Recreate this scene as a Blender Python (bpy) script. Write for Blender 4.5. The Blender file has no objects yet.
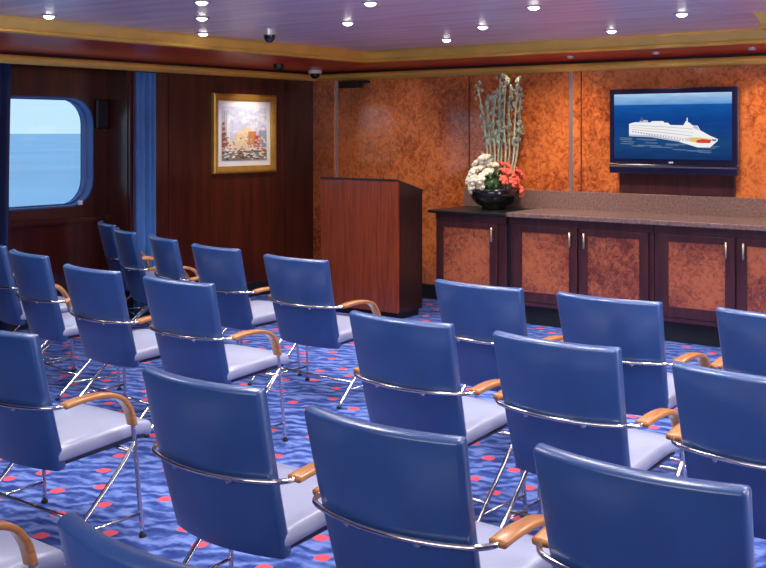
import bpy, bmesh, math, random
from mathutils import Vector
random.seed(7)
C = bpy.context.scene
COL = C.collection
PI = math.pi

# ------------------------------------------------------------------ materials
def new_mat(name):
    m = bpy.data.materials.new(name); m.use_nodes = True
    nt = m.node_tree
    return m, nt, nt.nodes['Principled BSDF']

def plain(name, col, rough=.5, metal=0., spec=.5, coat=0., var=0., vscale=6., emit=None, estr=0.):
    m, nt, b = new_mat(name)
    b.inputs['Roughness'].default_value = rough
    b.inputs['Metallic'].default_value = metal
    b.inputs['Specular IOR Level'].default_value = spec
    b.inputs['Coat Weight'].default_value = coat
    b.inputs['Coat Roughness'].default_value = .15
    tc = nt.nodes.new('ShaderNodeTexCoord')
    n = nt.nodes.new('ShaderNodeTexNoise'); n.inputs['Scale'].default_value = vscale
    n.inputs['Detail'].default_value = 4
    nt.links.new(tc.outputs['Object'], n.inputs['Vector'])
    r = nt.nodes.new('ShaderNodeValToRGB')
    lo = [c*(1-var) for c in col]; hi = [min(1, c*(1+var)) for c in col]
    r.color_ramp.elements[0].position = .3; r.color_ramp.elements[1].position = .7
    r.color_ramp.elements[0].color = (*lo, 1); r.color_ramp.elements[1].color = (*hi, 1)
    nt.links.new(n.outputs['Fac'], r.inputs['Fac'])
    nt.links.new(r.outputs['Color'], b.inputs['Base Color'])
    if emit:
        b.inputs['Emission Color'].default_value = (*emit, 1)
        b.inputs['Emission Strength'].default_value = estr
    return m

def wood(name, dark, light, scale=(18, 18, 1.2), rough=.3, coat=.3):
    m, nt, b = new_mat(name)
    tc = nt.nodes.new('ShaderNodeTexCoord'); mp = nt.nodes.new('ShaderNodeMapping')
    mp.inputs['Scale'].default_value = scale
    n = nt.nodes.new('ShaderNodeTexNoise'); n.inputs['Scale'].default_value = 2.2
    n.inputs['Detail'].default_value = 7; n.inputs['Roughness'].default_value = .65
    n.inputs['Distortion'].default_value = .4
    r = nt.nodes.new('ShaderNodeValToRGB')
    r.color_ramp.elements[0].position = .32; r.color_ramp.elements[1].position = .7
    r.color_ramp.elements[0].color = (*dark, 1); r.color_ramp.elements[1].color = (*light, 1)
    L = nt.links.new
    L(tc.outputs['Object'], mp.inputs['Vector']); L(mp.outputs['Vector'], n.inputs['Vector'])
    L(n.outputs['Fac'], r.inputs['Fac']); L(r.outputs['Color'], b.inputs['Base Color'])
    b.inputs['Roughness'].default_value = rough
    b.inputs['Coat Weight'].default_value = coat; b.inputs['Coat Roughness'].default_value = .12
    return m

def burl(name, dark, mid, light, scale=5., rough=.3, coat=.35):
    m, nt, b = new_mat(name)
    L = nt.links.new
    tc = nt.nodes.new('ShaderNodeTexCoord')
    n1 = nt.nodes.new('ShaderNodeTexNoise'); n1.inputs['Scale'].default_value = scale*2.4
    n1.inputs['Detail'].default_value = 9; n1.inputs['Roughness'].default_value = .72
    n1.inputs['Distortion'].default_value = 1.6
    n2 = nt.nodes.new('ShaderNodeTexNoise'); n2.inputs['Scale'].default_value = scale*.35
    n2.inputs['Detail'].default_value = 3
    v = nt.nodes.new('ShaderNodeTexVoronoi'); v.inputs['Scale'].default_value = scale*5
    add = nt.nodes.new('ShaderNodeMath'); add.operation = 'MULTIPLY_ADD'
    add.inputs[1].default_value = .45
    mul = nt.nodes.new('ShaderNodeMath'); mul.operation = 'MULTIPLY_ADD'; mul.inputs[1].default_value = .10
    r = nt.nodes.new('ShaderNodeValToRGB')
    e = r.color_ramp.elements
    e[0].position = .47; e[0].color = (*dark, 1); e[1].position = .88; e[1].color = (*light, 1)
    k = e.new(.66); k.color = (*mid, 1)
    for t in (n1, n2, v): L(tc.outputs['Object'], t.inputs['Vector'])
    L(n2.outputs['Fac'], add.inputs[0]); L(n1.outputs['Fac'], add.inputs[2])
    L(v.outputs['Distance'], mul.inputs[0]); L(add.outputs[0], mul.inputs[2])
    L(mul.outputs[0], r.inputs['Fac']); L(r.outputs['Color'], b.inputs['Base Color'])
    b.inputs['Roughness'].default_value = rough
    b.inputs['Coat Weight'].default_value = coat; b.inputs['Coat Roughness'].default_value = .08
    return m

def carpet_mat():
    m, nt, b = new_mat('blue_patterned_carpet')
    L = nt.links.new
    tc = nt.nodes.new('ShaderNodeTexCoord')
    mp = nt.nodes.new('ShaderNodeMapping'); mp.inputs['Rotation'].default_value = (0, 0, math.radians(-34))
    L(tc.outputs['Object'], mp.inputs['Vector'])
    w = nt.nodes.new('ShaderNodeTexWave'); w.bands_direction = 'Y'
    w.inputs['Scale'].default_value = 3.0; w.inputs['Distortion'].default_value = 9
    w.inputs['Detail'].default_value = 3; w.inputs['Detail Scale'].default_value = 2.2
    L(mp.outputs['Vector'], w.inputs['Vector'])
    n = nt.nodes.new('ShaderNodeTexNoise'); n.inputs['Scale'].default_value = 17; n.inputs['Detail'].default_value = 4
    mp2 = nt.nodes.new('ShaderNodeMapping'); mp2.inputs['Scale'].default_value = (.35, 1.3, 1)
    mp2.inputs['Rotation'].default_value = (0, 0, math.radians(-36))
    L(tc.outputs['Object'], mp2.inputs['Vector']); L(mp2.outputs['Vector'], n.inputs['Vector'])
    mx = nt.nodes.new('ShaderNodeMath'); mx.operation = 'MULTIPLY_ADD'; mx.inputs[1].default_value = .28
    sc = nt.nodes.new('ShaderNodeMath'); sc.operation = 'MULTIPLY'; sc.inputs[1].default_value = .80
    L(n.outputs['Fac'], sc.inputs[0]); L(w.outputs['Fac'], mx.inputs[0]); L(sc.outputs[0], mx.inputs[2])
    r = nt.nodes.new('ShaderNodeValToRGB')
    e = r.color_ramp.elements
    e[0].position = .36; e[0].color = (.022, .042, .20, 1)
    e[1].position = .72; e[1].color = (.16, .23, .56, 1)
    k = e.new(.52); k.color = (.052, .10, .36, 1)
    L(mx.outputs[0], r.inputs['Fac'])
    # red spots: a loose lattice of small lozenges
    mp3 = nt.nodes.new('ShaderNodeMapping'); mp3.inputs['Rotation'].default_value = (0, 0, math.radians(38))
    L(tc.outputs['Object'], mp3.inputs['Vector'])
    v = nt.nodes.new('ShaderNodeTexVoronoi'); v.inputs['Scale'].default_value = 3.7
    v.inputs['Randomness'].default_value = .45; v.distance = 'MINKOWSKI'; v.inputs['Exponent'].default_value = 1.4; v.voronoi_dimensions = '2D'
    L(mp3.outputs['Vector'], v.inputs['Vector'])
    lt = nt.nodes.new('ShaderNodeMath'); lt.operation = 'LESS_THAN'; lt.inputs[1].default_value = .135
    L(v.outputs['Distance'], lt.inputs[0])
    mix = nt.nodes.new('ShaderNodeMix'); mix.data_type = 'RGBA'
    mix.inputs['B'].default_value = (.68, .09, .13, 1)
    L(lt.outputs[0], mix.inputs['Factor']); L(r.outputs['Color'], mix.inputs['A'])
    L(mix.outputs['Result'], b.inputs['Base Color'])
    b.inputs['Roughness'].default_value = .9
    b.inputs['Specular IOR Level'].default_value = .15
    return m

def ceiling_mat():
    m, nt, b = new_mat('lavender_metal_ceiling')
    L = nt.links.new
    tc = nt.nodes.new('ShaderNodeTexCoord')
    mp = nt.nodes.new('ShaderNodeMapping'); mp.inputs['Scale'].default_value = (.5, 3.5, 1)
    mp.inputs['Rotation'].default_value = (0, 0, math.radians(-25))
    n = nt.nodes.new('ShaderNodeTexNoise'); n.inputs['Scale'].default_value = 2.4; n.inputs['Detail'].default_value = 6
    r = nt.nodes.new('ShaderNodeValToRGB'); e = r.color_ramp.elements
    e[0].position = .3; e[0].color = (.66, .52, .56, 1); e[1].position = .7; e[1].color = (.90, .78, .82, 1)
    L(tc.outputs['Object'], mp.inputs['Vector']); L(mp.outputs['Vector'], n.inputs['Vector'])
    L(n.outputs['Fac'], r.inputs['Fac'])
    br = nt.nodes.new('ShaderNodeTexBrick'); br.offset = 0
    br.inputs['Color1'].default_value = (1, 1, 1, 1); br.inputs['Color2'].default_value = (.93, .93, .95, 1)
    br.inputs['Mortar'].default_value = (.55, .55, .6, 1); br.inputs['Scale'].default_value = 1
    br.inputs['Mortar Size'].default_value = .004; br.inputs['Brick Width'].default_value = 2.4
    br.inputs['Row Height'].default_value = .6
    L(tc.outputs['Object'], br.inputs['Vector'])
    mix = nt.nodes.new('ShaderNodeMix'); mix.data_type = 'RGBA'; mix.blend_type = 'MULTIPLY'
    mix.inputs['Factor'].default_value = 1
    L(r.outputs['Color'], mix.inputs['A']); L(br.outputs['Color'], mix.inputs['B'])
    L(mix.outputs['Result'], b.inputs['Base Color'])
    b.inputs['Roughness'].default_value = .34; b.inputs['Metallic'].default_value = .1
    return m

def glass_mat():
    m = bpy.data.materials.new('clear_window_glass'); m.use_nodes = True
    nt = m.node_tree; nt.nodes.clear()
    o = nt.nodes.new('ShaderNodeOutputMaterial'); t = nt.nodes.new('ShaderNodeBsdfTransparent')
    g = nt.nodes.new('ShaderNodeBsdfGlossy'); g.inputs['Roughness'].default_value = .03
    t.inputs['Color'].default_value = (.93, .97, 1, 1)
    x = nt.nodes.new('ShaderNodeMixShader'); x.inputs[0].default_value = .06
    nt.links.new(t.outputs[0], x.inputs[1]); nt.links.new(g.outputs[0], x.inputs[2]); nt.links.new(x.outputs[0], o.inputs[0])
    return m

def emis(name, col, s):
    m = bpy.data.materials.new(name); m.use_nodes = True
    nt = m.node_tree; nt.nodes.clear()
    o = nt.nodes.new('ShaderNodeOutputMaterial'); e = nt.nodes.new('ShaderNodeEmission')
    e.inputs['Color'].default_value = (*col, 1); e.inputs['Strength'].default_value = s
    nt.links.new(e.outputs[0], o.inputs[0]); return m

def screen_sea_mat():
    m = bpy.data.materials.new('screen_sea_image'); m.use_nodes = True
    nt = m.node_tree; nt.nodes.clear(); L = nt.links.new
    o = nt.nodes.new('ShaderNodeOutputMaterial'); e = nt.nodes.new('ShaderNodeEmission')
    tc = nt.nodes.new('ShaderNodeTexCoord'); sp = nt.nodes.new('ShaderNodeSeparateXYZ')
    L(tc.outputs['Object'], sp.inputs[0])
    r = nt.nodes.new('ShaderNodeValToRGB'); q = r.color_ramp.elements
    q[0].position = 0; q[0].color = (.006, .02, .10, 1); q[1].position = 1; q[1].color = (.42, .60, .84, 1)
    for p, c in ((.30, (.012, .06, .19)), (.62, (.006, .05, .24)), (.84, (.008, .09, .36)), (.855, (.14, .32, .62)), (.93, (.24, .44, .72))):
        k = q.new(p); k.color = (*c, 1)
    mr = nt.nodes.new('ShaderNodeMapRange'); mr.inputs['From Min'].default_value = -.30; mr.inputs['From Max'].default_value = .32
    L(sp.outputs['Z'], mr.inputs['Value']); L(mr.outputs[0], r.inputs['Fac'])
    mp = nt.nodes.new('ShaderNodeMapping'); mp.inputs['Scale'].default_value = (6, 1, 40)
    n = nt.nodes.new('ShaderNodeTexNoise'); n.inputs['Scale'].default_value = 1; n.inputs['Detail'].default_value = 4
    L(tc.outputs['Object'], mp.inputs[0]); L(mp.outputs[0], n.inputs['Vector'])
    mr2 = nt.nodes.new('ShaderNodeMapRange'); mr2.inputs['To Min'].default_value = .7; mr2.inputs['To Max'].default_value = 1.3
    L(n.outputs['Fac'], mr2.inputs['Value'])
    mx = nt.nodes.new('ShaderNodeVectorMath'); mx.operation = 'SCALE'
    L(r.outputs['Color'], mx.inputs[0]); L(mr2.outputs[0], mx.inputs['Scale'])
    L(mx.outputs[0], e.inputs['Color']); e.inputs['Strength'].default_value = 1.0
    L(e.outputs[0], o.inputs[0]); return m

M = {}
M['mahog'] = wood('dark_mahogany_panelling', (.028, .0040, .003), (.10, .016, .009), (5, 5, .5), rough=.3)
M['mahog2'] = wood('mahogany_cabinet_frame', (.035, .008, .010), (.085, .022, .022), (8, 8, 1.0), rough=.33)
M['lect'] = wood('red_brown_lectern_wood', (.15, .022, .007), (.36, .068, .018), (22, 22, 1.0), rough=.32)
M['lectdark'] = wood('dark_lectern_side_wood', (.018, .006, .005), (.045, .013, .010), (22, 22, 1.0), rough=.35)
M['burl'] = burl('orange_burl_veneer', (.070, .012, .005), (.30, .062, .014), (.70, .20, .050), scale=5.5, coat=.9, rough=.26)
M['burl2'] = burl('burl_cabinet_panel', (.040, .010, .012), (.18, .036, .024), (.50, .14, .055), scale=7)
M['joint_and_shade'] = plain('veneer_joint_and_painted_shade', (.10, .025, .008), .4)
M['gold'] = plain('brushed_gold_moulding', (.86, .56, .12), .34, metal=.4, var=.12, vscale=3)
M['red'] = plain('deep_red_soffit_lacquer', (.55, .025, .02), .35, coat=.3, var=.15)
M['black'] = plain('black_paint', (.006, .006, .008), .4, var=.2)
M['base'] = plain('black_baseboard_rubber', (.010, .012, .016), .5, var=.2)
M['ceil'] = ceiling_mat()
M['carpet'] = carpet_mat()
M['leather'] = plain('blue_leather_back', (.018, .068, .235), .38, coat=.6, var=.12, vscale=7)
for _k in ('leather',):
    _b = M[_k].node_tree.nodes['Principled BSDF']
    _b.inputs['Sheen Weight'].default_value = .15; _b.inputs['Sheen Roughness'].default_value = .28
    _b.inputs['Coat Roughness'].default_value = .26; _b.inputs['Coat IOR'].default_value = 1.65
    _b.inputs['Sheen Tint'].default_value = (.75, .80, 1, 1)
M['seat'] = plain('pale_blue_leather_seat', (.34, .365, .53), .32, coat=.35, var=.05, vscale=9)
M['shell'] = plain('dark_navy_seat_shell', (.010, .014, .045), .4, var=.1)
M['chrome'] = plain('polished_chrome_tube', (.72, .69, .66), .13, metal=1., var=.04)
M['armwood'] = wood('honey_beech_arm_wood', (.36, .13, .035), (.62, .27, .085), (30, 3, 30), rough=.28, coat=.5)
M['rubber'] = plain('black_rubber_glide', (.015, .015, .018), .6, var=.2)
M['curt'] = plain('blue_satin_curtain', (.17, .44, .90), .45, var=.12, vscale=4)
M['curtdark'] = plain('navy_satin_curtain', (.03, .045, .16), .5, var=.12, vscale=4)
M['granite'] = plain('brown_granite_top', (.22, .135, .12), .2, coat=.4, var=.35, vscale=60)
M['silver'] = plain('silver_joint_strip', (.55, .52, .52), .3, metal=.8, var=.05)
M['brass'] = plain('pale_brass_handle', (.66, .56, .40), .3, metal=.7, var=.05)
M['glass'] = glass_mat()
M['wframe'] = plain('blue_grey_window_frame', (.05, .10, .30), .35, var=.1)
M['white'] = plain('white_enamel', (.8, .8, .78), .4, var=.05)
M['trimring'] = plain('pale_metal_light_ring', (.6, .56, .58), .3, metal=.5, var=.05)
M['bulb'] = emis('warm_white_lamp_lens', (1, .93, .82), 14)
M['smallbulb'] = emis('soft_spot_lens', (1, .82, .62), 1.3)
M['tvbody'] = plain('blue_black_tv_bezel', (.010, .010, .045), .22, coat=.4, var=.1)
M['tvgrey'] = plain('grey_speaker_strip', (.09, .09, .12), .35, var=.1)
M['pframe'] = plain('gilt_picture_frame', (.62, .36, .07), .3, metal=.55, var=.12, vscale=12)
M['mat'] = plain('white_picture_mount', (.86, .86, .88), .6, var=.02)
M['bowl'] = plain('black_glazed_bowl', (.008, .007, .010), .12, coat=.6, var=.4, vscale=30)
M['leaf'] = plain('dark_green_foliage', (.035, .10, .025), .5, var=.4, vscale=20)
M['stem'] = plain('pale_grey_green_stalk', (.42, .46, .30), .6, var=.3, vscale=20)
M['tip'] = plain('dusty_blue_green_buds', (.26, .34, .25), .6, var=.35, vscale=25)
M['wflower'] = plain('cream_white_petals', (.85, .80, .62), .5, var=.08, vscale=30)
M['rflower'] = plain('coral_red_petals', (.80, .14, .09), .5, var=.2, vscale=30)

# ------------------------------------------------------------------ mesh helpers
def link(name, bm, mats, parent=None, smooth=False, loc=None):
    me = bpy.data.meshes.new(name)
    bmesh.ops.recalc_face_normals(bm, faces=bm.faces[:])
    bm.to_mesh(me); bm.free()
    if not isinstance(mats, (list, tuple)): mats = [mats]
    for m in mats: me.materials.append(m)
    if smooth:
        for p in me.polygons: p.use_smooth = True
    o = bpy.data.objects.new(name, me); COL.objects.link(o)
    if parent: o.parent = parent
    if loc: o.location = loc
    return o

def tag(o, label=None, cat=None, group=None, kind=None):
    if label: o['label'] = label
    if cat: o['category'] = cat
    if group: o['group'] = group
    if kind: o['kind'] = kind
    return o

def root(name, loc, label, cat, rz=0, group=None):
    o = bpy.data.objects.new(name, None); COL.objects.link(o)
    o.empty_display_size = .1
    o.location = loc; o.rotation_euler = (0, 0, rz)
    return tag(o, label, cat, group)

def copy_tree(o, parent=None):
    c = o.copy(); COL.objects.link(c); c.parent = parent
    for ch in list(o.children): copy_tree(ch, c)
    return c

def box(bm, x0, x1, y0, y1, z0, z1, bev=0, mi=0, seg=2):
    vs = [bm.verts.new((x, y, z)) for x in (x0, x1) for y in (y0, y1) for z in (z0, z1)]
    fs = []
    for a in ((0, 1, 3, 2), (4, 6, 7, 5), (0, 4, 5, 1), (2, 3, 7, 6), (0, 2, 6, 4), (1, 5, 7, 3)):
        f = bm.faces.new([vs[i] for i in a]); f.material_index = mi; fs.append(f)
    if bev:
        es = list({e for f in fs for e in f.edges})
        r = bmesh.ops.bevel(bm, geom=es, offset=bev, segments=seg, affect='EDGES', profile=.5)
        for f in r['faces']: f.material_index = mi
    return bm

def B(*a, **k): return box(bmesh.new(), *a, **k)

def smooth_path(pts, n=6):
    P = [Vector(p) for p in pts]; out = []
    for i in range(len(P)-1):
        p0 = P[max(i-1, 0)]; p1 = P[i]; p2 = P[i+1]; p3 = P[min(i+2, len(P)-1)]
        for k in range(n):
            t = k/n
            out.append(.5*((2*p1)+(p2-p0)*t+(2*p0-5*p1+4*p2-p3)*t*t+(3*p1-p0-3*p2+p3)*t**3))
    out.append(P[-1]); return out

def sweep(bm, pts, ru, rv=None, ns=8, side=None, square=False, taper=None, mi=0):
    """tube with half widths ru (along side axis) and rv; rounded section"""
    rv = rv or ru; pts = [Vector(p) for p in pts]; rings = []
    for i, p in enumerate(pts):
        t = (pts[min(i+1, len(pts)-1)]-pts[max(i-1, 0)]).normalized()
        s = Vector(side) if side else (Vector((0, 0, 1)) if abs(t.z) < .95 else Vector((1, 0, 0)))
        s = (s - t*s.dot(t)).normalized(); w = t.cross(s)
        k = taper[i] if taper else 1
        ring = []
        for j in range(ns):
            a = 2*PI*(j+.5)/ns; ca, sa = math.cos(a), math.sin(a)
            if square:
                e = .45
                ca = math.copysign(abs(ca)**e, ca); sa = math.copysign(abs(sa)**e, sa)
            ring.append(bm.verts.new(p+s*(ca*ru*k)+w*(sa*rv*k)))
        rings.append(ring)
    for a, b in zip(rings, rings[1:]):
        for j in range(ns):
            f = bm.faces.new((a[j], a[(j+1) % ns], b[(j+1) % ns], b[j])); f.material_index = mi
    for r in (rings[0], rings[-1]):
        f = bm.faces.new(r); f.material_index = mi
    return bm

def S(*a, **k): return sweep(bmesh.new(), *a, **k)

def lathe(bm, prof, n=24, c=(0, 0, 0), mi=0):
    rings = []
    for r, z in prof:
        rings.append([bm.verts.new((c[0]+r*math.cos(2*PI*j/n), c[1]+r*math.sin(2*PI*j/n), c[2]+z)) for j in range(n)])
    for a, b in zip(rings, rings[1:]):
        for j in range(n):
            f = bm.faces.new((a[j], a[(j+1) % n], b[(j+1) % n], b[j])); f.material_index = mi
    for r in (rings[0], rings[-1]):
        try: bm.faces.new(r).material_index = mi
        except Exception: pass
    return bm

def blob(bm, c, r, sq=(1, 1, 1), sub=1, jit=0., mi=0):
    res = bmesh.ops.create_icosphere(bm, subdivisions=sub, radius=r)
    for v in res['verts']:
        k = 1+random.uniform(-jit, jit)
        v.co = Vector((v.co.x*sq[0]*k+c[0], v.co.y*sq[1]*k+c[1], v.co.z*sq[2]*k+c[2]))
        for f in v.link_faces: f.material_index = mi

# ------------------------------------------------------------------ room shell
XL, YW = -7.48, 8.68            # left wall face, back wall face
XA, YA = -7.76, 6.13            # window bay: its wall face and its far end
XR, YF, ZC = 2.2, -1.6, 2.45
YA0 = 3.1

link('floor', B(-7.95, XR+.1, YF-.1, YW+.1, -.1, 0), M['carpet'])['kind'] = 'structure'
link('ceiling', B(-7.95, XR+.1, YF-.1, YW+.1, ZC, ZC+.1), M['ceil'])['kind'] = 'structure'

# back wall: flat burl panels
bm = bmesh.new()
box(bm, XL-.3, XR+.1, YW, YW+.1, 0, ZC)
link('wall_back', bm, M['burl'])['kind'] = 'structure'
bm = bmesh.new()
box(bm, XL, -7.19, YW-.035, YW, .14, 2.2)
link('trim_1', bm, M['burl'])['kind'] = 'structure'
bm = bmesh.new()
for x in (-7.18, -4.43, -1.7): box(bm, x-.016, x+.016, YW-.012, YW, 1.12 if x > -5 else .14, 2.2)
link('trim_2', bm, M['silver'])['kind'] = 'structure'
bm = bmesh.new()
for x in (-5.52, -4.33): box(bm, x-.006, x+.006, YW-.003, YW, .14, 2.2)  # veneer joint, and a thin dark strip modelling the shade beside the silver strip
link('trim_3', bm, M['joint_and_shade'])['kind'] = 'structure'
link('wall_right', B(XR, XR+.1, YF, YW, 0, ZC), M['mahog'])['kind'] = 'structure'
link('wall_front', B(-7.9, XR+.1, YF-.1, YF, 0, ZC), M['mahog'])['kind'] = 'structure'

# window bay wall with a rounded opening
WY0, WY1, WZ0, WZ1, WR = 4.28, 5.965, 1.01, 1.94, .22
def rr_loop(y0, y1, z0, z1, r, n=6, m=4):
    pts = []
    for (cy, cz, a0) in ((y1-r, z1-r, 0), (y0+r, z1-r, PI/2), (y0+r, z0+r, PI), (y1-r, z0+r, 1.5*PI)):
        for k in range(n+1):
            a = a0+PI/2*k/n; pts.append((cy+r*math.cos(a), cz+r*math.sin(a)))
    return pts
def ring_wall(bm, hole, x, y0, y1, z0, z1):
    cy = sum(p[0] for p in hole)/len(hole); cz = sum(p[1] for p in hole)/len(hole)
    n = len(hole)//4; outer = []
    for i, (y, z) in enumerate(hole):
        k = i % n; q = i//n; t = k/(n-1)
        # quarter q: goes from the side to the next side through the rectangle's corner
        C4 = [(y1, z1), (y0, z1), (y0, z0), (y1, z0)][q]
        if t <= .5: a = [(y1, z), (y, z1), (y0, z), (y, z0)][q]; s = t*2
        else: a = [(y, z1), (y0, z), (y, z0), (y1, z)][q]; s = 2-2*t
        outer.append((a[0]*(1-s)+C4[0]*s, a[1]*(1-s)+C4[1]*s))
    h = [bm.verts.new((x, a, b)) for a, b in hole]; o = [bm.verts.new((x, a, b)) for a, b in outer]
    N = len(h)
    for i in range(N): bm.faces.new((h[i], h[(i+1) % N], o[(i+1) % N], o[i]))
    return h
hole = rr_loop(WY0, WY1, WZ0, WZ1, WR)
bm = bmesh.new()
ring_wall(bm, hole, XA, YA0, YA, 0, 2.25)
ring_wall(bm, hole, XA-.16, YA0, YA, 0, 2.25)
# full-height wall pieces either side of the bay and the header over it
box(bm, XA-.16, XL, YA, YW+.1, 0, ZC)
box(bm, XA-.16, XL, YF-.1, YA0, 0, ZC)
box(bm, XA-.16, XL, YA0, YA, 2.25, ZC)
link('wall_left', bm, M['mahog'])['kind'] = 'structure'

# window 1: reveal lining, frame, glass, latch
bm = bmesh.new()
def loop_band(bm, l0, x0, l1, x1):
    a = [bm.verts.new((x0, y, z)) for y, z in l0]; b = [bm.verts.new((x1, y, z)) for y, z in l1]
    for i in range(len(a)): bm.faces.new((a[i], a[(i+1) % len(a)], b[(i+1) % len(a)], b[i]))
big = rr_loop(WY0-.014, WY1+.014, WZ0-.014, WZ1+.014, WR+.012)
sm = rr_loop(WY0+.012, WY1-.012, WZ0+.012, WZ1-.012, WR-.01)
loop_band(bm, big, XA+.012, hole, XA+.012)
loop_band(bm, big, XA+.012, big, XA-.002)
loop_band(bm, hole, XA+.012, hole, XA-.15)
loop_band(bm, hole, XA-.07, sm, XA-.08)
wf = link('window_1', bm, M['wframe']); wf['kind'] = 'structure'
bm = bmesh.new(); g = [bm.verts.new((XA-.09, y, z)) for y, z in rr_loop(WY0, WY1, WZ0, WZ1, WR)]; bm.faces.new(g)
link('window_glass', bm, M['glass'], wf)
link('window_latch', B(XA+.01, XA+.035, WY1-.16, WY1-.12, WZ0+.0, WZ0+.04, .006), M['white'], wf)

# panel joints on the mahogany side, sill rail, baseboards
bm = bmesh.new()
for y in (6.62, 8.2): box(bm, XL, XL+.008, y-.01, y+.01, .14, 2.19)
box(bm, XL, XL+.03, 6.14, 6.2, .14, 2.19)
box(bm, XA, XA+.03, YA0, YA, .86, .90)
link('trim_4', bm, M['mahog'])['kind'] = 'structure'
link('baseboard_back', B(XL, XR, YW-.02, YW, 0, .14), M['base'])['kind'] = 'structure'
bm = bmesh.new(); box(bm, XL, XL+.02, YA, YW-.02, 0, .14); box(bm, XA, XA+.02, YA0, YA, 0, .14)
link('baseboard_left', bm, M['base'])['kind'] = 'structure'

# cornice: path of the ceiling opening
path = [(-6.5, YF), (-6.5, 8.3), (-2.26, 8.3), (-2.26, 7.19), (XR, 7.19)]
def offset_face(bm, path, z0, z1, o0=0., o1=0., mi=0):
    """vertical / sloped band along the path, pushed toward the room by o0 (bottom) and o1 (top)"""
    def shift(i, o):
        x, y = path[i]
        return [(x+o, y), (x+o, y-o), (x-o*0-o, y-o), (x-o, y-o), (x, y-o)][i]
    for i in range(len(path)-1):
        a, b = shift(i, o0), shift(i+1, o0); c, d = shift(i+1, o1), shift(i, o1)
        f = bm.faces.new([bm.verts.new((*a, z0)), bm.verts.new((*b, z0)), bm.verts.new((*c, z1)), bm.verts.new((*d, z1))])
        f.material_index = mi
bm = bmesh.new()
offset_face(bm, path, 2.335, 2.345, .0, .02); offset_face(bm, path, 2.345, 2.36, .02, .02)
offset_face(bm, path, 2.36, 2.368, .02, .004); offset_face(bm, path, 2.368, 2.43, .004, .03)
offset_face(bm, path, 2.43, 2.45, .03, .05)
link('trim_5', bm, M['gold'])['kind'] = 'structure'
# dark underside lip + red soffit sloping to the wall
bm = bmesh.new()
def quad(bm, pts, mi=0): bm.faces.new([bm.verts.new(p) for p in pts]).material_index = mi
zs0, zs1 = 2.335, 2.285
quad(bm, [(-6.5, YF, zs0), (-6.5, 8.3, zs0), (XL+.02, YW-.02, zs1), (XL+.02, YF, zs1)])
quad(bm, [(-6.5, 8.3, zs0), (-2.26, 8.3, zs0), (-2.26, YW-.02, zs1), (XL+.02, YW-.02, zs1)])
quad(bm, [(-2.26, 8.3, zs0), (-2.26, 7.19, zs0), (XR, 7.19, zs0), (XR, 8.3, zs0)], 0)
quad(bm, [(-2.26, 8.3, zs0), (XR, 8.3, zs0), (XR, YW-.02, zs1), (-2.26, YW-.02, zs1)])
link('trim_6', bm, M['red'])['kind'] = 'structure'
# solid black band painted in for the shade of the gap, and the gold picture rail moulding below it
bm = bmesh.new()
box(bm, XL-.2, XL+.03, YF, YW, 2.25, 2.30); box(bm, XL, XR, YW-.03, YW, 2.25, 2.30)
link('trim_7', bm, M['black'])['kind'] = 'structure'
bm = bmesh.new()
prof = [(.0, 2.195), (.03, 2.195), (.045, 2.205), (.06, 2.225), (.06, 2.245), (.05, 2.262), (0, 2.262)]
pl = []; pb = []
for o, z in prof:
    pl.append(([bm.verts.new((XL+o, YF, z)), bm.verts.new((XL+o, YW-o, z)), bm.verts.new((XR, YW-o, z))]))
for a, b in zip(pl, pl[1:]):
    for k in (0, 1): bm.faces.new((a[k], a[k+1], b[k+1], b[k]))
link('trim_8', bm, M['gold'])['kind'] = 'structure'

# sea outside the window
link('sea', B(-9000, -14, -6000, 9000, -16, -15.5), plain('pale_blue_sea', (.62, .76, .80), .5, var=.10, vscale=.01))['kind'] = 'structure'

# ------------------------------------------------------------------ curtains
def curtain(name, y0, y1, x, amp, folds, mat, label, z0=.03, z1=2.185, flare=0.):
    bm = bmesh.new(); n = folds*10; rows = 12; g = []
    for r in range(rows+1):
        t = r/rows; z = z0+(z1-z0)*t; row = []
        for i in range(n+1):
            s = i/n
            w = 1-flare*(1-t)*math.sin(t*PI/2+.2)
            y = y0+(y1-y0)*s*w
            a = amp*(1+.25*math.sin(s*9+1.3))*(.8+.2*(1-t))
            row.append(bm.verts.new((x+a*math.cos(s*folds*2*PI+.25*math.sin(3*t)), y, z)))
        g.append(row)
    for a, b in zip(g, g[1:]):
        for i in range(n): bm.faces.new((a[i], a[i+1], b[i+1], b[i]))
    bmesh.ops.solidify(bm, geom=bm.faces[:], thickness=.004)
    o = link(name, bm, mat, smooth=True)
    return tag(o, label, 'curtain')
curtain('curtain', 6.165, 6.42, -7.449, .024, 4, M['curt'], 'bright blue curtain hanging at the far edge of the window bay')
curtain('curtain', 4.45, 4.905, -7.41, .04, 4, M['curtdark'], 'dark navy curtain over the window\'s near edge, at the photo\'s left border', flare=.12)

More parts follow.
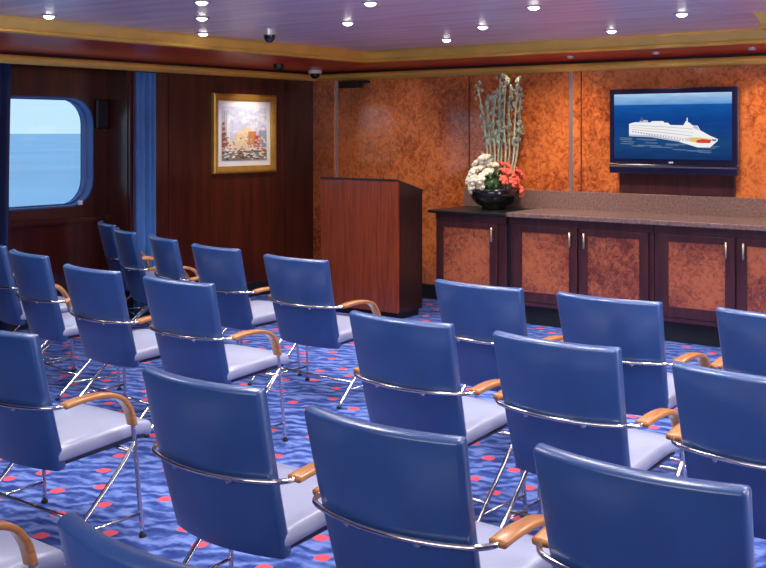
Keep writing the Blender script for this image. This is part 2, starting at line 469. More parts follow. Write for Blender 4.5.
# ------------------------------------------------------------------ fixtures on the ceiling
def downlight(x, y, label, first=[None]):
    if first[0] is None:
        r = root('ceiling_downlight', (x, y, ZC), label, 'ceiling light', group='downlights in the lavender ceiling')
        bm = bmesh.new(); lathe(bm, [(.036, 0), (.055, 0), (.055, -.006), (.048, -.012), (.036, -.010), (.036, 0)], 20)
        link('trim_ring', bm, M['trimring'], r, smooth=True)
        bm = bmesh.new(); lathe(bm, [(.001, -.003), (.036, -.003), (.036, -.010), (.028, -.020), (.015, -.026), (.001, -.028)], 20)
        link('lamp_lens', bm, M['bulb'], r)
        first[0] = r
    else:
        r = copy_tree(first[0]); r.location = (x, y, ZC); r['label'] = label
for x, y, l in ((-6.20, 4.41, 'round recessed downlight nearest the window, alone at the ceiling\'s left'),
                (-5.46, 5.13, 'middle one of the three downlights in line left of the black dome camera'),
                (-6.33, 5.96, 'downlight closest to the left cornice, lowest of the three in line'),
                (-4.79, 4.50, 'downlight at the photo\'s top edge, topmost of the three in line'),
                (-4.00, 5.16, 'round recessed downlight cut by the top edge, right of the black dome'),
                (-4.86, 6.00, 'downlight above the lectern, just below the one at the top edge'),
                (-4.23, 6.84, 'round recessed downlight above the tall stems of the flower arrangement'),
                (-5.07, 7.61, 'small round recessed downlight closest to the back cornice, left of the flower stems'),
                (-3.30, 5.95, 'bright round recessed downlight at the top, above the silver strip'),
                (-3.59, 7.72, 'round recessed downlight closest to the cornice above the television\'s left edge'),
                (-2.70, 6.90, 'round recessed downlight above the middle of the television')):
    downlight(x, y, l)
def small_spot(loc, label, first=[None]):
    if first[0] is None:
        r = root('soffit_spotlight', loc, label, 'spotlight', group='small spotlights in the red soffit')
        bm = bmesh.new(); lathe(bm, [(.020, .02), (.030, .02), (.030, -.018), (.020, -.02), (.018, -.012)], 14)
        link('trim_ring', bm, M['trimring'], r, smooth=True)
        bm = bmesh.new(); lathe(bm, [(.001, -.018), (.019, -.018), (.019, -.014), (.001, -.014)], 14)
        link('lamp_lens', bm, M['smallbulb'], r); first[0] = r
    else:
        r = copy_tree(first[0]); r.location = loc; r['label'] = label
for x, l in ((-4.32, 'small soffit spotlight above the silver strip on the burl wall'),
             (-3.53, 'small soffit spotlight above the middle of the television'),
             (-2.73, 'small soffit spotlight at the far right, beyond the television\'s edge')):
    small_spot((x, 8.45, 2.318), l)

t = root('security_camera', (-5.57, 5.93, ZC), 'dark dome camera hanging from a grey mount on the ceiling', 'camera')
bm = bmesh.new(); lathe(bm, [(.001, 0), (.052, 0), (.058, -.02), (.055, -.06), (.001, -.06)], 24)
link('mount', bm, M['trimring'], t, smooth=False)
bm = bmesh.new(); lathe(bm, [(.046, -.055)]+[(.046*math.cos(a*PI/2/7), -.062-.058*math.sin(a*PI/2/7)) for a in range(7)]+[(.001, -.121)], 24)
link('dome', bm, M['bowl'], t, smooth=True)
t = root('security_camera', (-7.26, 8.42, 2.296), 'pale dome camera tucked in the corner under the soffit', 'camera')
bm = bmesh.new(); lathe(bm, [(.001, 0), (.07, 0), (.07, -.035), (.001, -.035)], 24)
link('mount', bm, M['white'], t)
bm = bmesh.new(); lathe(bm, [(.055, -.03)]+[(.055*math.cos(a*PI/2/7), -.035-.055*math.sin(a*PI/2/7)) for a in range(7)]+[(.001, -.09)], 24)
link('dome', bm, M['bowl'], t, smooth=True)
t = root('picture_spotlight', (-7.02, 7.60, 2.309), 'small black spotlight in the soffit above the framed picture', 'spotlight')
bm = bmesh.new(); lathe(bm, [(.03, 0), (.05, 0), (.05, -.04), (.038, -.055), (.03, -.04)], 18); link('housing', bm, M['black'], t)
bm = bmesh.new(); lathe(bm, [(.001, -.028), (.03, -.028), (.03, -.032), (.001, -.032)], 18); link('lamp_lens', bm, M['smallbulb'], t)
# wall speaker in the bay and black box high on the burl wall
t = root('wall_speaker', (XA, 6.055, 1.81), 'black square loudspeaker on the dark wall right of the window', 'loudspeaker')
link('cabinet_body', B(0, .04, -.066, .066, -.13, .13, .008), M['black'], t)
link('grille', B(.04, .046, -.056, .056, -.12, .12, .003), M['base'], t)
t = root('wall_speaker', (-6.95, YW, 2.14), 'small black box high on the burl wall beside the corner', 'loudspeaker')
link('cabinet_body', B(-.13, .13, -.09, 0, -.03, .04, .006), M['black'], t)
link('bracket', B(-.06, .22, -.05, 0, .015, .045, .004), M['base'], t)

# ------------------------------------------------------------------ framed picture on the left wall
PY0, PY1, PZ0, PZ1 = 7.15, 8.03, 1.245, 2.025
t = root('framed_picture', (XL, (PY0+PY1)/2, (PZ0+PZ1)/2), 'gilt framed print of a harbour scene with white mount on mahogany wall', 'picture')
w, h = (PY1-PY0)/2, (PZ1-PZ0)/2
bm = bmesh.new()
def frame_ring(bm, a, b, x0, x1, w, h):
    prof = [(0, x0), (0, x1*.8), (.25, x1), (.6, x1*.85), (1, x1*.55), (1, x0)]
    rings = []
    for s, x in prof:
        d = a*0+(b)*s
        rings.append([bm.verts.new((x, sy*(w-d), sz*(h-d))) for sy, sz in ((1, 1), (-1, 1), (-1, -1), (1, -1))])
    for p, q in zip(rings, rings[1:]):
        for k in range(4): bm.faces.new((p[k], p[(k+1) % 4], q[(k+1) % 4], q[k]))
frame_ring(bm, 0, .07, .0, .045, w, h)
link('frame', bm, M['pframe'], t)
link('mount', B(.0, .012, -w+.06, w-.06, -h+.06, h-.06), M['mat'], t)
# the print: flat patches of paint
pw, ph = w-.125, h-.125
cols = {'sky': (.62, .64, .82), 'cloud': (.78, .79, .90), 'pale': (.82, .78, .82), 'cream': (.85, .68, .45), 'orange': (.66, .26, .07),
        'rust': (.35, .12, .06), 'dark': (.10, .06, .07), 'grey': (.32, .34, .42), 'white': (.88, .88, .86), 'red': (.62, .08, .05), 'green': (.25, .28, .16)}
names = list(cols); mats = [plain('print_ink_'+k, v, .5, var=.15, vscale=25) for k, v in cols.items()]
bm = bmesh.new(); lay = [0]
def patch(y0, y1, z0, z1, c, sk=0):
    lay[0] += 1; x = .0125+lay[0]*.00004
    q = [(x, max(-pw, min(pw, y)), max(-ph, min(ph, z))) for y, z in ((y0, z0), (y1, z0+sk), (y1, z1-sk), (y0, z1))]
    bm.faces.new([bm.verts.new(p) for p in q]).material_index = names.index(c)
patch(-pw, pw, -ph, ph, 'sky'); rp = random.Random(3)
for k in range(40):
    y = rp.uniform(-pw, pw); z = rp.uniform(.02, ph); patch(y-.045, y+.05, z-.018, z+.02, rp.choice(['cloud', 'pale', 'cloud', 'sky']), .01)
patch(-pw, pw, -ph, -.05, 'cream')
for y0, y1, z1, c in ((-pw, -.22, .0, 'rust'), (-.27, -.20, .18, 'pale'), (-.02, .08, .06, 'cream'), (.05, .16, .02, 'orange'), (.14, pw, -.02, 'red'), (-.12, 0, .03, 'cream'), (.2, pw, .03, 'grey')):
    patch(y0, y1, -.14, z1, c)
for k in range(90):
    y = rp.uniform(-pw, pw); z = rp.uniform(-.16, -.04); patch(y-.012, y+.016, z-.007, z+.010, rp.choice(['orange', 'rust', 'cream', 'cream', 'grey', 'orange', 'pale']), .003)
patch(-pw, pw, -ph, -.17, 'green')
for k in range(110):
    y = rp.uniform(-pw, pw); z = rp.uniform(-ph+.01, -.15); patch(y-.016, y+.018, z-.008, z+.009, rp.choice(['dark', 'grey', 'white', 'red', 'dark', 'pale']), .004)
for y in (-.29, -.26): patch(y, y+.006, -.1, .22, 'grey')
for k in range(5): patch(-pw, -pw+.07-.01*k, -.02+.05*k-.1, .01+.05*k-.1, 'rust')
link('print', bm, mats, t)

# ------------------------------------------------------------------ television
TX0, TX1, TZ0, TZ1 = -4.00, -2.885, 1.295, 2.02
cx, cz = (TX0+TX1)/2, (TZ0+TZ1)/2
bp = link('wood_backing_board', B(-.505, .505, -.032, -.004, 1.12-cz, 1.85-cz, .004), M['mahog2'], loc=(cx, YW-.0, cz))
tag(bp, 'dark wood backing board on the burl wall behind and below the television', 'board')
t = root('television', (cx, YW-.036, cz), 'wide flat television showing a white cruise ship on blue sea, on the burl wall', 'television')
W2, H2 = (TX1-TX0)/2, (TZ1-TZ0)/2
bm = bmesh.new()
box(bm, -W2, W2, -.085, -.02, -H2+.085, H2, .006)
box(bm, -W2*.6, W2*.6, -.02, 0, -.2, .2)
link('bezel', bm, M['tvbody'], t)
bm = bmesh.new(); box(bm, -W2, W2, -.09, -.02, -H2, -H2+.08, .006)
link('speaker_bar', bm, M['tvbody'], t)
link('silver_line', B(-W2+.005, W2-.005, -.0935, -.0885, -H2+.054, -H2+.066), M['tvgrey'], t)
# screen image: sea with a ship made of flat shapes
sx, sz0, sz1 = W2-.045, -H2+.125, H2-.045
ship = {'hull': ((.86, .86, .88), 1.0), 'shade': (.50, .53, .62), 'tan': (.75, .62, .52), 'win': (.20, .28, .40), 'red': (.70, .05, .05), 'yellow': (.80, .55, .15), 'wake': (.10, .17, .30), 'blue': (.10, .2, .55), 'fun': (.12, .12, .22)}
snames = ['sea']+list(ship)
smats = [screen_sea_mat()]+[emis('screen_ship_'+k, v[0] if isinstance(v[0], tuple) else v, v[1] if isinstance(v[0], tuple) else .95) for k, v in ship.items()]
bm = bmesh.new(); box(bm, -sx, sx, -.0875, -.08, sz0, sz1)
lay = [0]
def sp(pts, c):
    """pts in 0..1 of the screen, origin bottom-left"""
    lay[0] += 1; y = -.0876-lay[0]*.00003
    bm.faces.new([bm.verts.new((-sx+2*sx*u, y, sz0+(sz1-sz0)*v)) for u, v in [(a+.025, b-.02) if c not in ('wake',) else (a, b) for a, b in pts]]).material_index = snames.index(c)
r_ = random.Random(5)
for k in range(26):
    u = r_.uniform(.1, .85); v = .30-.16*u+r_.uniform(-.08, .05)
    sp([(u-.06, v), (u+.05, v-.01), (u+.07, v+.006), (u-.04, v+.014)], 'wake')
sp([(.11, .37), (.30, .355), (.55, .285), (.70, .205), (.80, .205), (.86, .30), (.865, .33), (.80, .36), (.55, .40), (.3, .47), (.11, .50)], 'hull')
sp([(.11, .50), (.11, .56), (.16, .585), (.45, .575), (.47, .54), (.70, .53), (.72, .46), (.80, .38), (.86, .335), (.80, .36), (.55, .40), (.3, .47)], 'hull')
sp([(.11, .37), (.30, .355), (.55, .285), (.55, .31), (.30, .385), (.11, .40)], 'shade')
for k in range(4):
    z = .535-.033*k
    sp([(.13, z), (.44, z-.03-.012*k), (.66, z-.06-.02*k), (.66, z-.052-.02*k), (.44, z-.018-.012*k), (.13, z+.010)], 'tan' if k % 2 else 'shade')
for k in range(22):
    u = .14+.024*k
    v = .43-.0035*k*1.9
    sp([(u, v), (u+.010, v-.002), (u+.010, v+.015), (u, v+.017)], 'win')
sp([(.20, .58), (.28, .58), (.275, .615), (.21, .62)], 'shade'); sp([(.21, .60), (.235, .60), (.23, .66), (.215, .655)], 'fun')
sp([(.30, .578), (.42, .575), (.41, .60), (.31, .60)], 'hull')
sp([(.58, .535), (.66, .53), (.63, .575), (.60, .60), (.595, .575)], 'hull'); sp([(.605, .57), (.618, .57), (.616, .65), (.61, .65)], 'hull')
sp([(.66, .50), (.71, .46), (.70, .52), (.67, .53)], 'shade')
sp([(.62, .30), (.72, .265), (.80, .27), (.82, .33), (.70, .355), (.62, .35)], 'yellow')
sp([(.69, .275), (.80, .27), (.815, .315), (.74, .33), (.69, .31)], 'red')
sp([(.60, .30), (.64, .29), (.64, .34), (.60, .345)], 'tan')
sp([(.815, .30), (.85, .30), (.855, .325), (.82, .33)], 'blue')
link('screen', bm, smats, t)
link('brand_mark', B(-.018, .018, -.089, -.086, -H2+.092, -H2+.106), M['white'], t)

# ------------------------------------------------------------------ cabinets, worktop, backsplash
CF = 7.98
def door(parent, x0, x1, hx, z0=.20, z1=.85, st=.075):
    """door of stiles and rails round a burl panel, handle at hx"""
    bm = bmesh.new(); y = CF
    box(bm, x0, x0+st, y, y+.022, z0, z1, .003); box(bm, x1-st, x1, y, y+.022, z0, z1, .003)
    box(bm, x0+st, x1-st, y+.001, y+.022, z1-.055, z1, .003); box(bm, x0+st, x1-st, y+.001, y+.022, z0, z0+.085, .003)
    d = link('door', bm, M['mahog2'], parent)
    link('burl_panel', B(x0+st-.005, x1-st+.005, y+.010, y+.02, z0+.08, z1-.05, .002), M['burl2'], d)['label'] = 'orange burl door panel'
    bm = S([(hx, y-.022, .69), (hx, y-.022, .815)], .008, ns=10)
    sweep(bm, [(hx, y-.022, .71), (hx, y+.004, .71)], .005, ns=8); sweep(bm, [(hx, y-.022, .795), (hx, y+.004, .795)], .005, ns=8)
    link('handle', bm, M['brass'], d, smooth=True)
    return d
def unit(x0, x1, label, doors, mn=None):
    t = root('sideboard_cabinet', (0, 0, 0), label, 'cabinet', group='cabinets under the worktop')
    bm = bmesh.new()
    box(bm, x0+.003, x1-.003, CF+.024, YW-.03, .16, .915); box(bm, x0+.003, x1-.003, CF+.002, CF+.024, .855, .915, .002)
    box(bm, x0+.003, x1-.003, CF+.004, CF+.024, .165, .197)
    link('carcass', bm, M['mahog2'], t)
    link('plinth', B(x0+.004, x1-.004, CF+.06, YW-.05, 0, .16), M['base'], t)
    for d in doors: door(t, *d)
    return t
unit(-5.44, -4.70, 'narrow single door burl cabinet under the flower bowl', [(-5.43, -4.79, -4.835)])
for x0, l in ((-4.665, 'double door burl cabinet between the flower bowl and the television'),
              (-3.355, 'double door burl cabinet at the right, below the television\'s right half'),
              (-2.045, 'double door burl cabinet beyond the photo\'s right edge')):
    unit(x0, x0+1.31, l, [(x0+.045, x0+.645, x0+.585), (x0+.660, x0+1.265, x0+.715)])
o = link('side_worktop', B(-5.50, -4.68, CF-.04, YW-.03, .917, .942, .004), M['black']); tag(o, 'thin black worktop over the narrow cabinet, under the flower bowl', 'worktop')
o = link('worktop', B(-4.675, -.70, CF-.04, YW-.03, .917, .957, .006), M['granite']); tag(o, 'long brown granite worktop on the double door cabinets', 'worktop')
bm = bmesh.new(); box(bm, -5.56, -.70, YW-.03, YW-.001, .92, 1.115, .004)
o = link('backsplash', bm, M['granite']); tag(o, 'brown granite upstand along the burl wall behind the worktop', 'backsplash')
# thin black upright between the narrow and the wide cabinets
o = link('black_upright', B(-4.698, -4.668, CF+.03, CF+.09, 0, .915), M['black']); tag(o, 'thin black upright between the narrow cabinet and the double door cabinet', 'filler')

# ------------------------------------------------------------------ lectern
LX0, LX1, LY0, LY1 = -6.38, -5.50, 7.48, 7.86
t = root('lectern', ((LX0+LX1)/2, (LY0+LY1)/2, 0), 'large red brown wooden lectern with sloping top in front of the burl wall', 'lectern')
lw, ld = (LX1-LX0)/2, (LY1-LY0)/2
ZT0, ZT1 = 1.235, 1.13
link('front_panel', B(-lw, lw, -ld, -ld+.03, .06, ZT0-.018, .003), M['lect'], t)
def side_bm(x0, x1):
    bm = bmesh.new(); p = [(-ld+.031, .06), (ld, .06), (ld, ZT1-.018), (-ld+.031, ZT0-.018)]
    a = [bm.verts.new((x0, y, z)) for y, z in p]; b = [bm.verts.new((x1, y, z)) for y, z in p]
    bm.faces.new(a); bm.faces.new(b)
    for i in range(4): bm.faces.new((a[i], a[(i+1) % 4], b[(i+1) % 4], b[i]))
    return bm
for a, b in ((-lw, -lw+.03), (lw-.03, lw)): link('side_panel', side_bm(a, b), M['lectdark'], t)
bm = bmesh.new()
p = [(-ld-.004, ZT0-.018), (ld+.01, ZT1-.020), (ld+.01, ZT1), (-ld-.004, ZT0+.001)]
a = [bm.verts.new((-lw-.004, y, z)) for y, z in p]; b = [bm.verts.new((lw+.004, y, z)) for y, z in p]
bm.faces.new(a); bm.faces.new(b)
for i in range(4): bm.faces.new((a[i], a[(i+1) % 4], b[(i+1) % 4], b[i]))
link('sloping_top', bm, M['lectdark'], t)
link('shelf', B(-lw+.03, lw-.03, -ld+.03, ld-.02, .70, .72), M['lectdark'], t)
link('plinth', B(-lw+.03, lw-.02, -ld+.03, ld-.03, 0, .06), M['black'], t)

# ------------------------------------------------------------------ flower arrangement
FX, FY, FZ = -5.06, 8.375, .942
t = root('flower_arrangement', (FX, FY, FZ), 'black bowl of cream and coral flowers with tall pale stems on the dark worktop', 'flowers')
bm = bmesh.new()
lathe(bm, [(.001, 0), (.10, 0), (.115, .01), (.11, .025), (.17, .06), (.215, .12), (.232, .185), (.218, .195), (.20, .18), (.16, .10), (.08, .05), (.001, .05)], 28)
link('bowl', bm, M['bowl'], t, smooth=True)
def leaf_bm(centres, n, size, rnd, spread):
    bm = bmesh.new()
    for k in range(n):
        c = Vector(rnd.choice(centres))+Vector([rnd.gauss(0, spread) for _ in range(3)])
        d = Vector([rnd.gauss(0, 1) for _ in range(3)]).normalized(); s = d.orthogonal().normalized()
        L = size*rnd.uniform(.7, 1.3); w_ = L*.3
        q = [c, c+d*L*.5+s*w_, c+d*L, c+d*L*.5-s*w_]
        bm.faces.new([bm.verts.new(x) for x in q])
    return bm
rf = random.Random(11)
bm = leaf_bm([(0, -.02, .22), (.03, -.06, .25), (0, 0, .30), (-.04, -.06, .22)], 260, .06, rf, .045)
for c in ((0, 0, .2), (.0, -.06, .23)): blob(bm, c, .085, jit=.15, sub=2)
link('foliage', bm, M['leaf'], t)['kind'] = 'stuff'
def rose(mat, nm, pos, r):
    bm = bmesh.new()
    for ring, (n, rad, tilt) in enumerate(((1, 0, 0), (4, .42, .7), (6, .85, .25))):
        for k in range(n):
            a = 2*PI*k/n+ring
            blob(bm, (rad*r*math.cos(a), rad*r*math.sin(a), tilt*r*.5+(.35*r if ring == 0 else 0)), r*.52, (1, 1, .8), 1, .08)
    o = link(nm, bm, mat, t, smooth=True, loc=pos)
    d = Vector(pos)-Vector((0, 0, .18)); o.rotation_euler = d.to_track_quat('Z', 'Y').to_euler()
# offsets along the camera's sideways direction (.8,.6) so the spray spreads in the room too
def fp(a, b, z): return (a*.8-b*.6, a*.6+b*.8, z)
for a, b, z in ((-.20, -.05, .20), (-.22, .02, .27), (-.19, -.02, .34), (-.13, -.10, .28), (-.13, -.08, .21), (-.12, .0, .37), (-.06, -.06, .34), (-.07, 0, .43), (-.01, -.02, .40), (-.14, .06, .42), (-.04, .08, .46), (-.17, .1, .33), (.02, .06, .36), (-.09, -.05, .47), (-.19, -.08, .27)):
    rose(M['wflower'], 'cream_flower', fp(a, b, z), .050)
for a, b, z in ((.08, -.10, .27), (.15, -.06, .33), (.20, -.02, .27), (.22, .02, .20), (.13, .02, .39), (.20, .06, .35), (.10, -.04, .34), (.25, .04, .31), (.16, -.1, .25), (.06, .03, .41), (.24, -.05, .16)):
    rose(M['rflower'], 'coral_flower', fp(a, b, z), .046)
for k in range(9):
    a0 = -.08+.038*k; b0 = rf.uniform(-.05, .05)
    top = (-.15, 1.12) if k == 0 else (a0*1.1+rf.uniform(-.03, .03), rf.uniform(1.0, 1.22))
    pts = [fp(a0*.6, b0, .15), fp(a0*.9+.01, b0, .5), fp(a0+rf.uniform(-.02, .02), b0, .8), fp(top[0], b0*1.4, top[1])]
    P = smooth_path(pts, 5)
    s = link('tall_stem', S(P, .011, ns=6, taper=[1-.5*i/len(P) for i in range(len(P))]), M['stem'], t, smooth=True)
    bm = bmesh.new()
    for j in range(int(len(P)*.45), len(P)):
        for q in range(2): 
            c = P[j]+Vector([rf.gauss(0, .016) for _ in range(3)])
            blob(bm, c, rf.uniform(.012, .022), (1, 1, 1.5), 1, .15)
    bm2 = leaf_bm([tuple(p_) for p_ in P[len(P)//3:]], 16, .040, rf, .014)
    me_ = bpy.data.meshes.new('x'); bm2.to_mesh(me_); bm2.free(); bm.from_mesh(me_); bpy.data.meshes.remove(me_)
    link('buds', bm, M['tip'], s)['kind'] = 'stuff'

# ------------------------------------------------------------------ chairs
HW = .265; ZB, ZTOP = .335, .885; LEAN = .14; BULGE = .048
def back_centre(s, z):
    """s in -1..1 across; returns y of the back's mid surface"""
    return LEAN*(ZTOP-z)/(ZTOP-ZB)*(.85+.15*(ZTOP-z)/(ZTOP-ZB)) - BULGE*(1-s*s)
def edge_samples(n, e):
    """-1..1, denser at the ends"""
    a = [0, .12*e, .35*e, .65*e, e]
    mid = [-1+e+(2-2*e)*i/n for i in range(1, n)]
    return [-1+x for x in a]+mid+[1-x for x in reversed(a)]
def pillow(fn, ru, rv, T, nu=10, nv=6, eu=.06, ev=.05):
    """closed cushion. fn(u,v)->(point, normal); thickness T rolls off within eu/ev of the edges"""
    bm = bmesh.new(); us = edge_samples(nu, eu); vs = edge_samples(nv, ev)
    def prof(d, e): d = min(d/e, 1); return math.sqrt(max(0, 1-(1-d)**2))
    F, Bk = {}, {}
    for i, u in enumerate(us):
        for j, v in enumerate(vs):
            th = T/2*prof(1-abs(u), eu)*prof(1-abs(v), ev)
            # round the corners in plan
            cu, cv = u, v
            du, dv = max(0, abs(u)-(1-eu)), max(0, abs(v)-(1-ev))
            if du > 0 and dv > 0:
                a, b = du/eu, dv/ev; m = math.hypot(a, b)
                k = max(a, b)/m if m > 0 else 1
                cu = math.copysign(1-eu+du*k, u); cv = math.copysign(1-ev+dv*k, v)
                m2 = min(1, max(a, b)); th = T/2*math.sqrt(max(0, 1-m2*m2))
            p, n = fn(cu, cv); p = Vector(p); n = Vector(n)
            edge = i in (0, len(us)-1) or j in (0, len(vs)-1)
            F[i, j] = bm.verts.new(p+n*th)
            Bk[i, j] = F[i, j] if edge else bm.verts.new(p-n*th)
    for i in range(len(us)-1):
        for j in range(len(vs)-1):
            for G, flip in ((F, 0), (Bk, 1)):
                q = [G[i, j], G[i+1, j], G[i+1, j+1], G[i, j+1]]
                if len(set(q)) < 4: continue
                if flip: q.reverse()
                try: bm.faces.new(q)
                except ValueError: pass
    return bm

def make_chair():
    t = root('conference_chair', (0, 0, 0), 'x', 'chair')
    def bfn(u, v):
        z = ZB+(ZTOP-ZB)*(v+1)/2
        w_ = HW-.022*(1-(v+1)/2)
        return (u*w_, back_centre(u, z), z), (0, .97, .24)
    link('backrest', pillow(bfn, 1, 1, .046, eu=.05, ev=.04), M['leather'], t, smooth=True)
    def sfn(u, v):
        y = .11+.485*(v+1)/2
        return (u*(.250-.012*(v+1)/2), y, .392+.024*((v+1)/2)-.016*max(0, v-.7)/.3+.016*(1-u*u)*(1-v*v*v*v)), (0, 0, 1)
    link('seat', pillow(sfn, 1, 1, .058, eu=.08, ev=.07), M['seat'], t, smooth=True)['label'] = 'pale lavender blue seat cushion'
    bm = bmesh.new(); n = 8
    box(bm, -.232, .232, .13, .555, .350, .368, .006)
    for v in bm.verts: v.co.z += .018*(v.co.y-.14)/.4
    link('seat_shell', bm, M['shell'], t)
    # chrome rail round the back
    zr = .60; off = .034
    P = [(-.302, .12, zr+.004), (-.300, .085, zr)]
    for k in range(9):
        s = -1+2*k/8
        P.append((s*(HW+.004), back_centre(s, zr)-off-(.0 if abs(s) < .99 else -.006), zr-.006*(1-s*s)))
    P += [(.300, .085, zr), (.302, .12, zr+.004)]
    link('back_rail', S(smooth_path(P, 4), .0085, ns=10), M['chrome'], t, smooth=True)
    for s in (-.45, .45):
        y = back_centre(s, zr)
        bm = S([(s*HW, y-.036, zr-.014), (s*HW, y-.012, zr-.018)], .009, ns=8)
        link('rail_bolt', bm, M['chrome'], t, smooth=True)
    for sg in (-1, 1):
        arm = [(sg*.302, .095, .602), (sg*.305, .16, .611), (sg*.308, .24, .613), (sg*.310, .31, .604), (sg*.311, .365, .578), (sg*.311, .403, .525), (sg*.311, .420, .465)]
        link('armrest', S(smooth_path(arm, 5), .027, .0105, ns=12, side=(1, 0, 0), square=True), M['armwood'], t, smooth=True)['label'] = 'honey wood armrest'
        f = link('leg', S(smooth_path([(sg*.311, .418, .49), (sg*.312, .432, .39), (sg*.320, .445, .2), (sg*.330, .458, .012)], 4), .0095, ns=8), M['chrome'], t, smooth=True)
        link('foot_glide', lathe(bmesh.new(), [(.001, 0), (.015, 0), (.015, .014), (.001, .018)], 10, (sg*.330, .458, 0)), M['rubber'], f)
        r = link('leg', S(smooth_path([(sg*.312, .436, .395), (sg*.308, .36, .30), (sg*.307, .20, .15), (sg*.312, .05, .012)], 4), .0095, ns=8), M['chrome'], t, smooth=True)
        link('foot_glide', lathe(bmesh.new(), [(.001, 0), (.015, 0), (.015, .014), (.001, .018)], 10, (sg*.312, .05, 0)), M['rubber'], r)
        link('side_brace', S([(sg*.309, .14, .095), (sg*.326, .452, .095)], .006, ns=8), M['chrome'], t, smooth=True)
    link('stretcher', S([(-.308, .18, .132), (.308, .18, .132)], .0075, ns=8), M['chrome'], t, smooth=True)
    link('stretcher', S([(-.311, .43, .350), (.311, .43, .350)], .0085, ns=8), M['chrome'], t, smooth=True)
    return t
G_ = 'blue conference chairs set out in rows'
CH = [
 (-7.255, 5.735, -27, 'blue leather chair nearest the window wall in the front row, seen almost edge on'),
 (-6.615, 5.403, -24.5, 'second blue chair from the window wall in the front row, before the bright curtain'),
 (-5.945, 5.20, -22, 'third blue chair from the window wall in the front row, just right of the curtain'),
 (-5.18, 4.99, -9, 'blue chair in the front row below the framed picture'),
 (-4.34, 4.85, -2, 'blue chair in the front row directly before the lectern'),
 (-2.85, 4.56, -3, 'blue chair in the front row before the narrow cabinet, right of the lectern'),
 (-2.14, 4.56, -1, 'blue chair in the front row before the double door cabinet left of the television'),
 (-1.37, 4.57, -1, 'blue chair at the right end of the front row, below the television\'s right edge'),
 (-6.57, 4.21, -15, 'blue chair at the far left of the second row, cut by the photo\'s left edge'),
 (-5.85, 4.01, -11, 'second blue chair from the left in the second row, below the window'),
 (-4.92, 3.78, -4, 'third blue chair from the left in the second row, beside the left block\'s aisle chair'),
 (-4.17, 3.75, -1, 'aisle chair of the second row\'s left block, its curved right arm fully showing'),
 (-2.59, 3.54, -1, 'blue chair right of the aisle in the second row, near the photo\'s centre'),
 (-1.86, 3.51, -1.5, 'middle blue chair of the second row\'s right block, before the double door cabinet'),
 (-1.10, 3.40, -1, 'blue chair at the right end of the second row, cut by the photo\'s right edge'),
 (-3.72, 2.40, 0, 'third row chair at the photo\'s left edge, curved wooden arm and pale seat showing'),
 (-2.45, 2.30, 0, 'blue chair in the third row, first right of the aisle, left of centre'),
 (-1.70, 2.24, -1, 'large blue chair in the third row at the bottom centre of the photo'),
 (-1.01, 2.30, -1, 'large blue chair in the third row, the nearest at the bottom right'),
 (-2.84, 1.32, 0, 'nearest row chair at the bottom left corner, only wooden arm and seat showing'),
 (-1.535, 1.31, -1, 'nearest row chair showing only its top edge at the bottom of the photo'),
]
proto = make_chair()
for i, (x, y, a, l) in enumerate(CH):
    c = proto if i == 0 else copy_tree(proto)
    c.location = (x, y, 0); c.rotation_euler = (0, 0, math.radians(a)); c['label'] = l; c['group'] = G_

# ------------------------------------------------------------------ lights
def lamp(name, kind, loc, energy, col=(1, 1, 1), size=.05, target=None, angle=110, blend=.6, sy=None):
    d = bpy.data.lights.new(name, kind); d.energy = energy; d.color = col
    if kind == 'SPOT': d.spot_size = math.radians(angle); d.spot_blend = blend; d.shadow_soft_size = size
    elif kind == 'AREA':
        d.shape = 'RECTANGLE'; d.size = size; d.size_y = sy or size
    else: d.shadow_soft_size = size
    o = bpy.data.objects.new(name, d); COL.objects.link(o); o.location = loc
    if target: o.rotation_euler = (Vector(target)-Vector(loc)).to_track_quat('-Z', 'Y').to_euler()
    return o
warm = (1, .86, .70)
for i in range(7):
    y = 7.66-.845*i
    for k in range(7):
        x = -6.55+1.5*k+(0 if i % 2 else .75)-.0*i
        if x > 1.6 or (i == 0 and x > -2.4): continue
        lamp('downlight_beam', 'SPOT', (x, y, 2.36), 60, (1, .94, .88), .16, (x, y, 0), 125, .8)
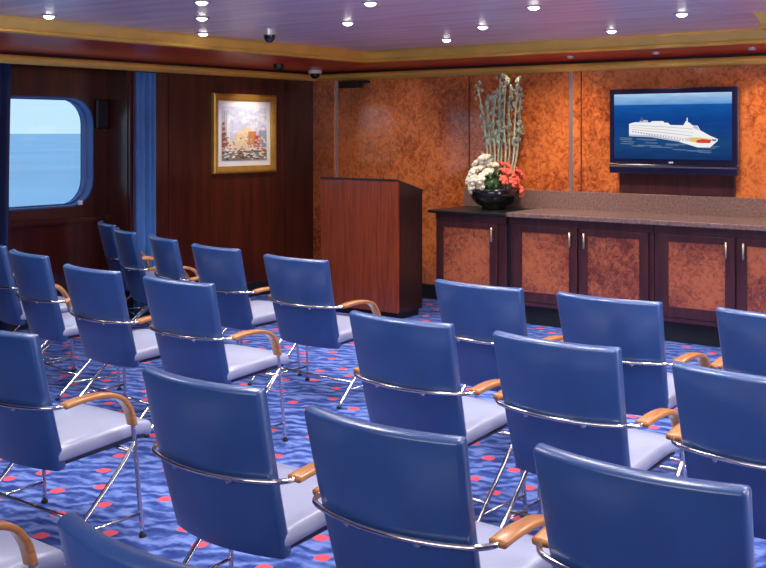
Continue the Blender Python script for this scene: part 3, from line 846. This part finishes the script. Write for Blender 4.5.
# wall washers in the back soffit
for x, e in ((-4.32, 16), (-3.53, 10), (-2.73, 26), (-4.9, 5), (-1.9, 16)):
    lamp('soffit_spot_beam', 'SPOT', (x, 8.40, 2.29), e, (1, .76, .52), .05, (x+.02, 8.72, .9), 80, 1)
for x, e in ((-2.7, 40), (-4.35, 66), (-5.07, 10), (-6.3, 26), (-7.0, 40), (-1.8, 24)):  # added beams without fixtures of their own, aimed to brighten the burl wall
    lamp('added_wash_beam', 'SPOT', (x, 7.62, 2.38), e, (1, .78, .56), .06, (x, 8.70, 1.1), 85, 1)
lamp('picture_spot_beam', 'SPOT', (-6.85, 7.60, 2.24), 36, (1, .90, .76), .03, (XL, 7.60, 1.55), 70, .9)
# added fill lamps, out of view, for soft ambient light
lamp('soft_fill', 'AREA', (-1.6, -.9, 2.30), 62, (1, .96, .93), 4.5, (-3.6, 5.0, .6), sy=1.2)
lamp('soft_fill', 'AREA', (1.7, 3.2, 2.1), 34, (1, .96, .93), 1.0, (-3.6, 5.0, .5), sy=4.5)
lamp('right_ceiling_fill', 'AREA', (2.0, 4.0, 1.5), 95, (1, .93, .96), .6, (-4.0, 5.6, 2.6), sy=4.0)  # added out of view to brighten the ceiling and left fascia
lamp('rear_ceiling_fill', 'AREA', (-2.0, -1.2, 1.75), 42, (1, .93, .96), 5.0, (-3.6, 5.0, 2.8), sy=.5)  # added behind the camera to lift the ceiling

# world: pale sky seen only through the window
w = bpy.data.worlds.new('World'); C.world = w; w.use_nodes = True
nt = w.node_tree; bg = nt.nodes['Background']
tc = nt.nodes.new('ShaderNodeTexCoord'); sp_ = nt.nodes.new('ShaderNodeSeparateXYZ')
r = nt.nodes.new('ShaderNodeValToRGB')
r.color_ramp.elements[0].position = .0; r.color_ramp.elements[0].color = (.50, .72, .88, 1)
r.color_ramp.elements[1].position = .6; r.color_ramp.elements[1].color = (.22, .45, .80, 1)
nt.links.new(tc.outputs['Generated'], sp_.inputs[0]); nt.links.new(sp_.outputs['Z'], r.inputs['Fac'])
nt.links.new(r.outputs['Color'], bg.inputs['Color']); bg.inputs['Strength'].default_value = 1.25

# ------------------------------------------------------------------ camera
cd = bpy.data.cameras.new('camera'); cam = bpy.data.objects.new('camera', cd); COL.objects.link(cam)
cam.location = (0, 0, 1.65); cam.rotation_euler = (PI/2, 0, math.radians(37.1))
cd.sensor_width = 36; cd.lens = 1061/766*36; cd.shift_y = (132-284)/766
cd.clip_start = .05; cd.clip_end = 20000
C.camera = cam
C.view_settings.view_transform = 'Standard'
C.view_settings.look = 'None'
C.view_settings.exposure = 0
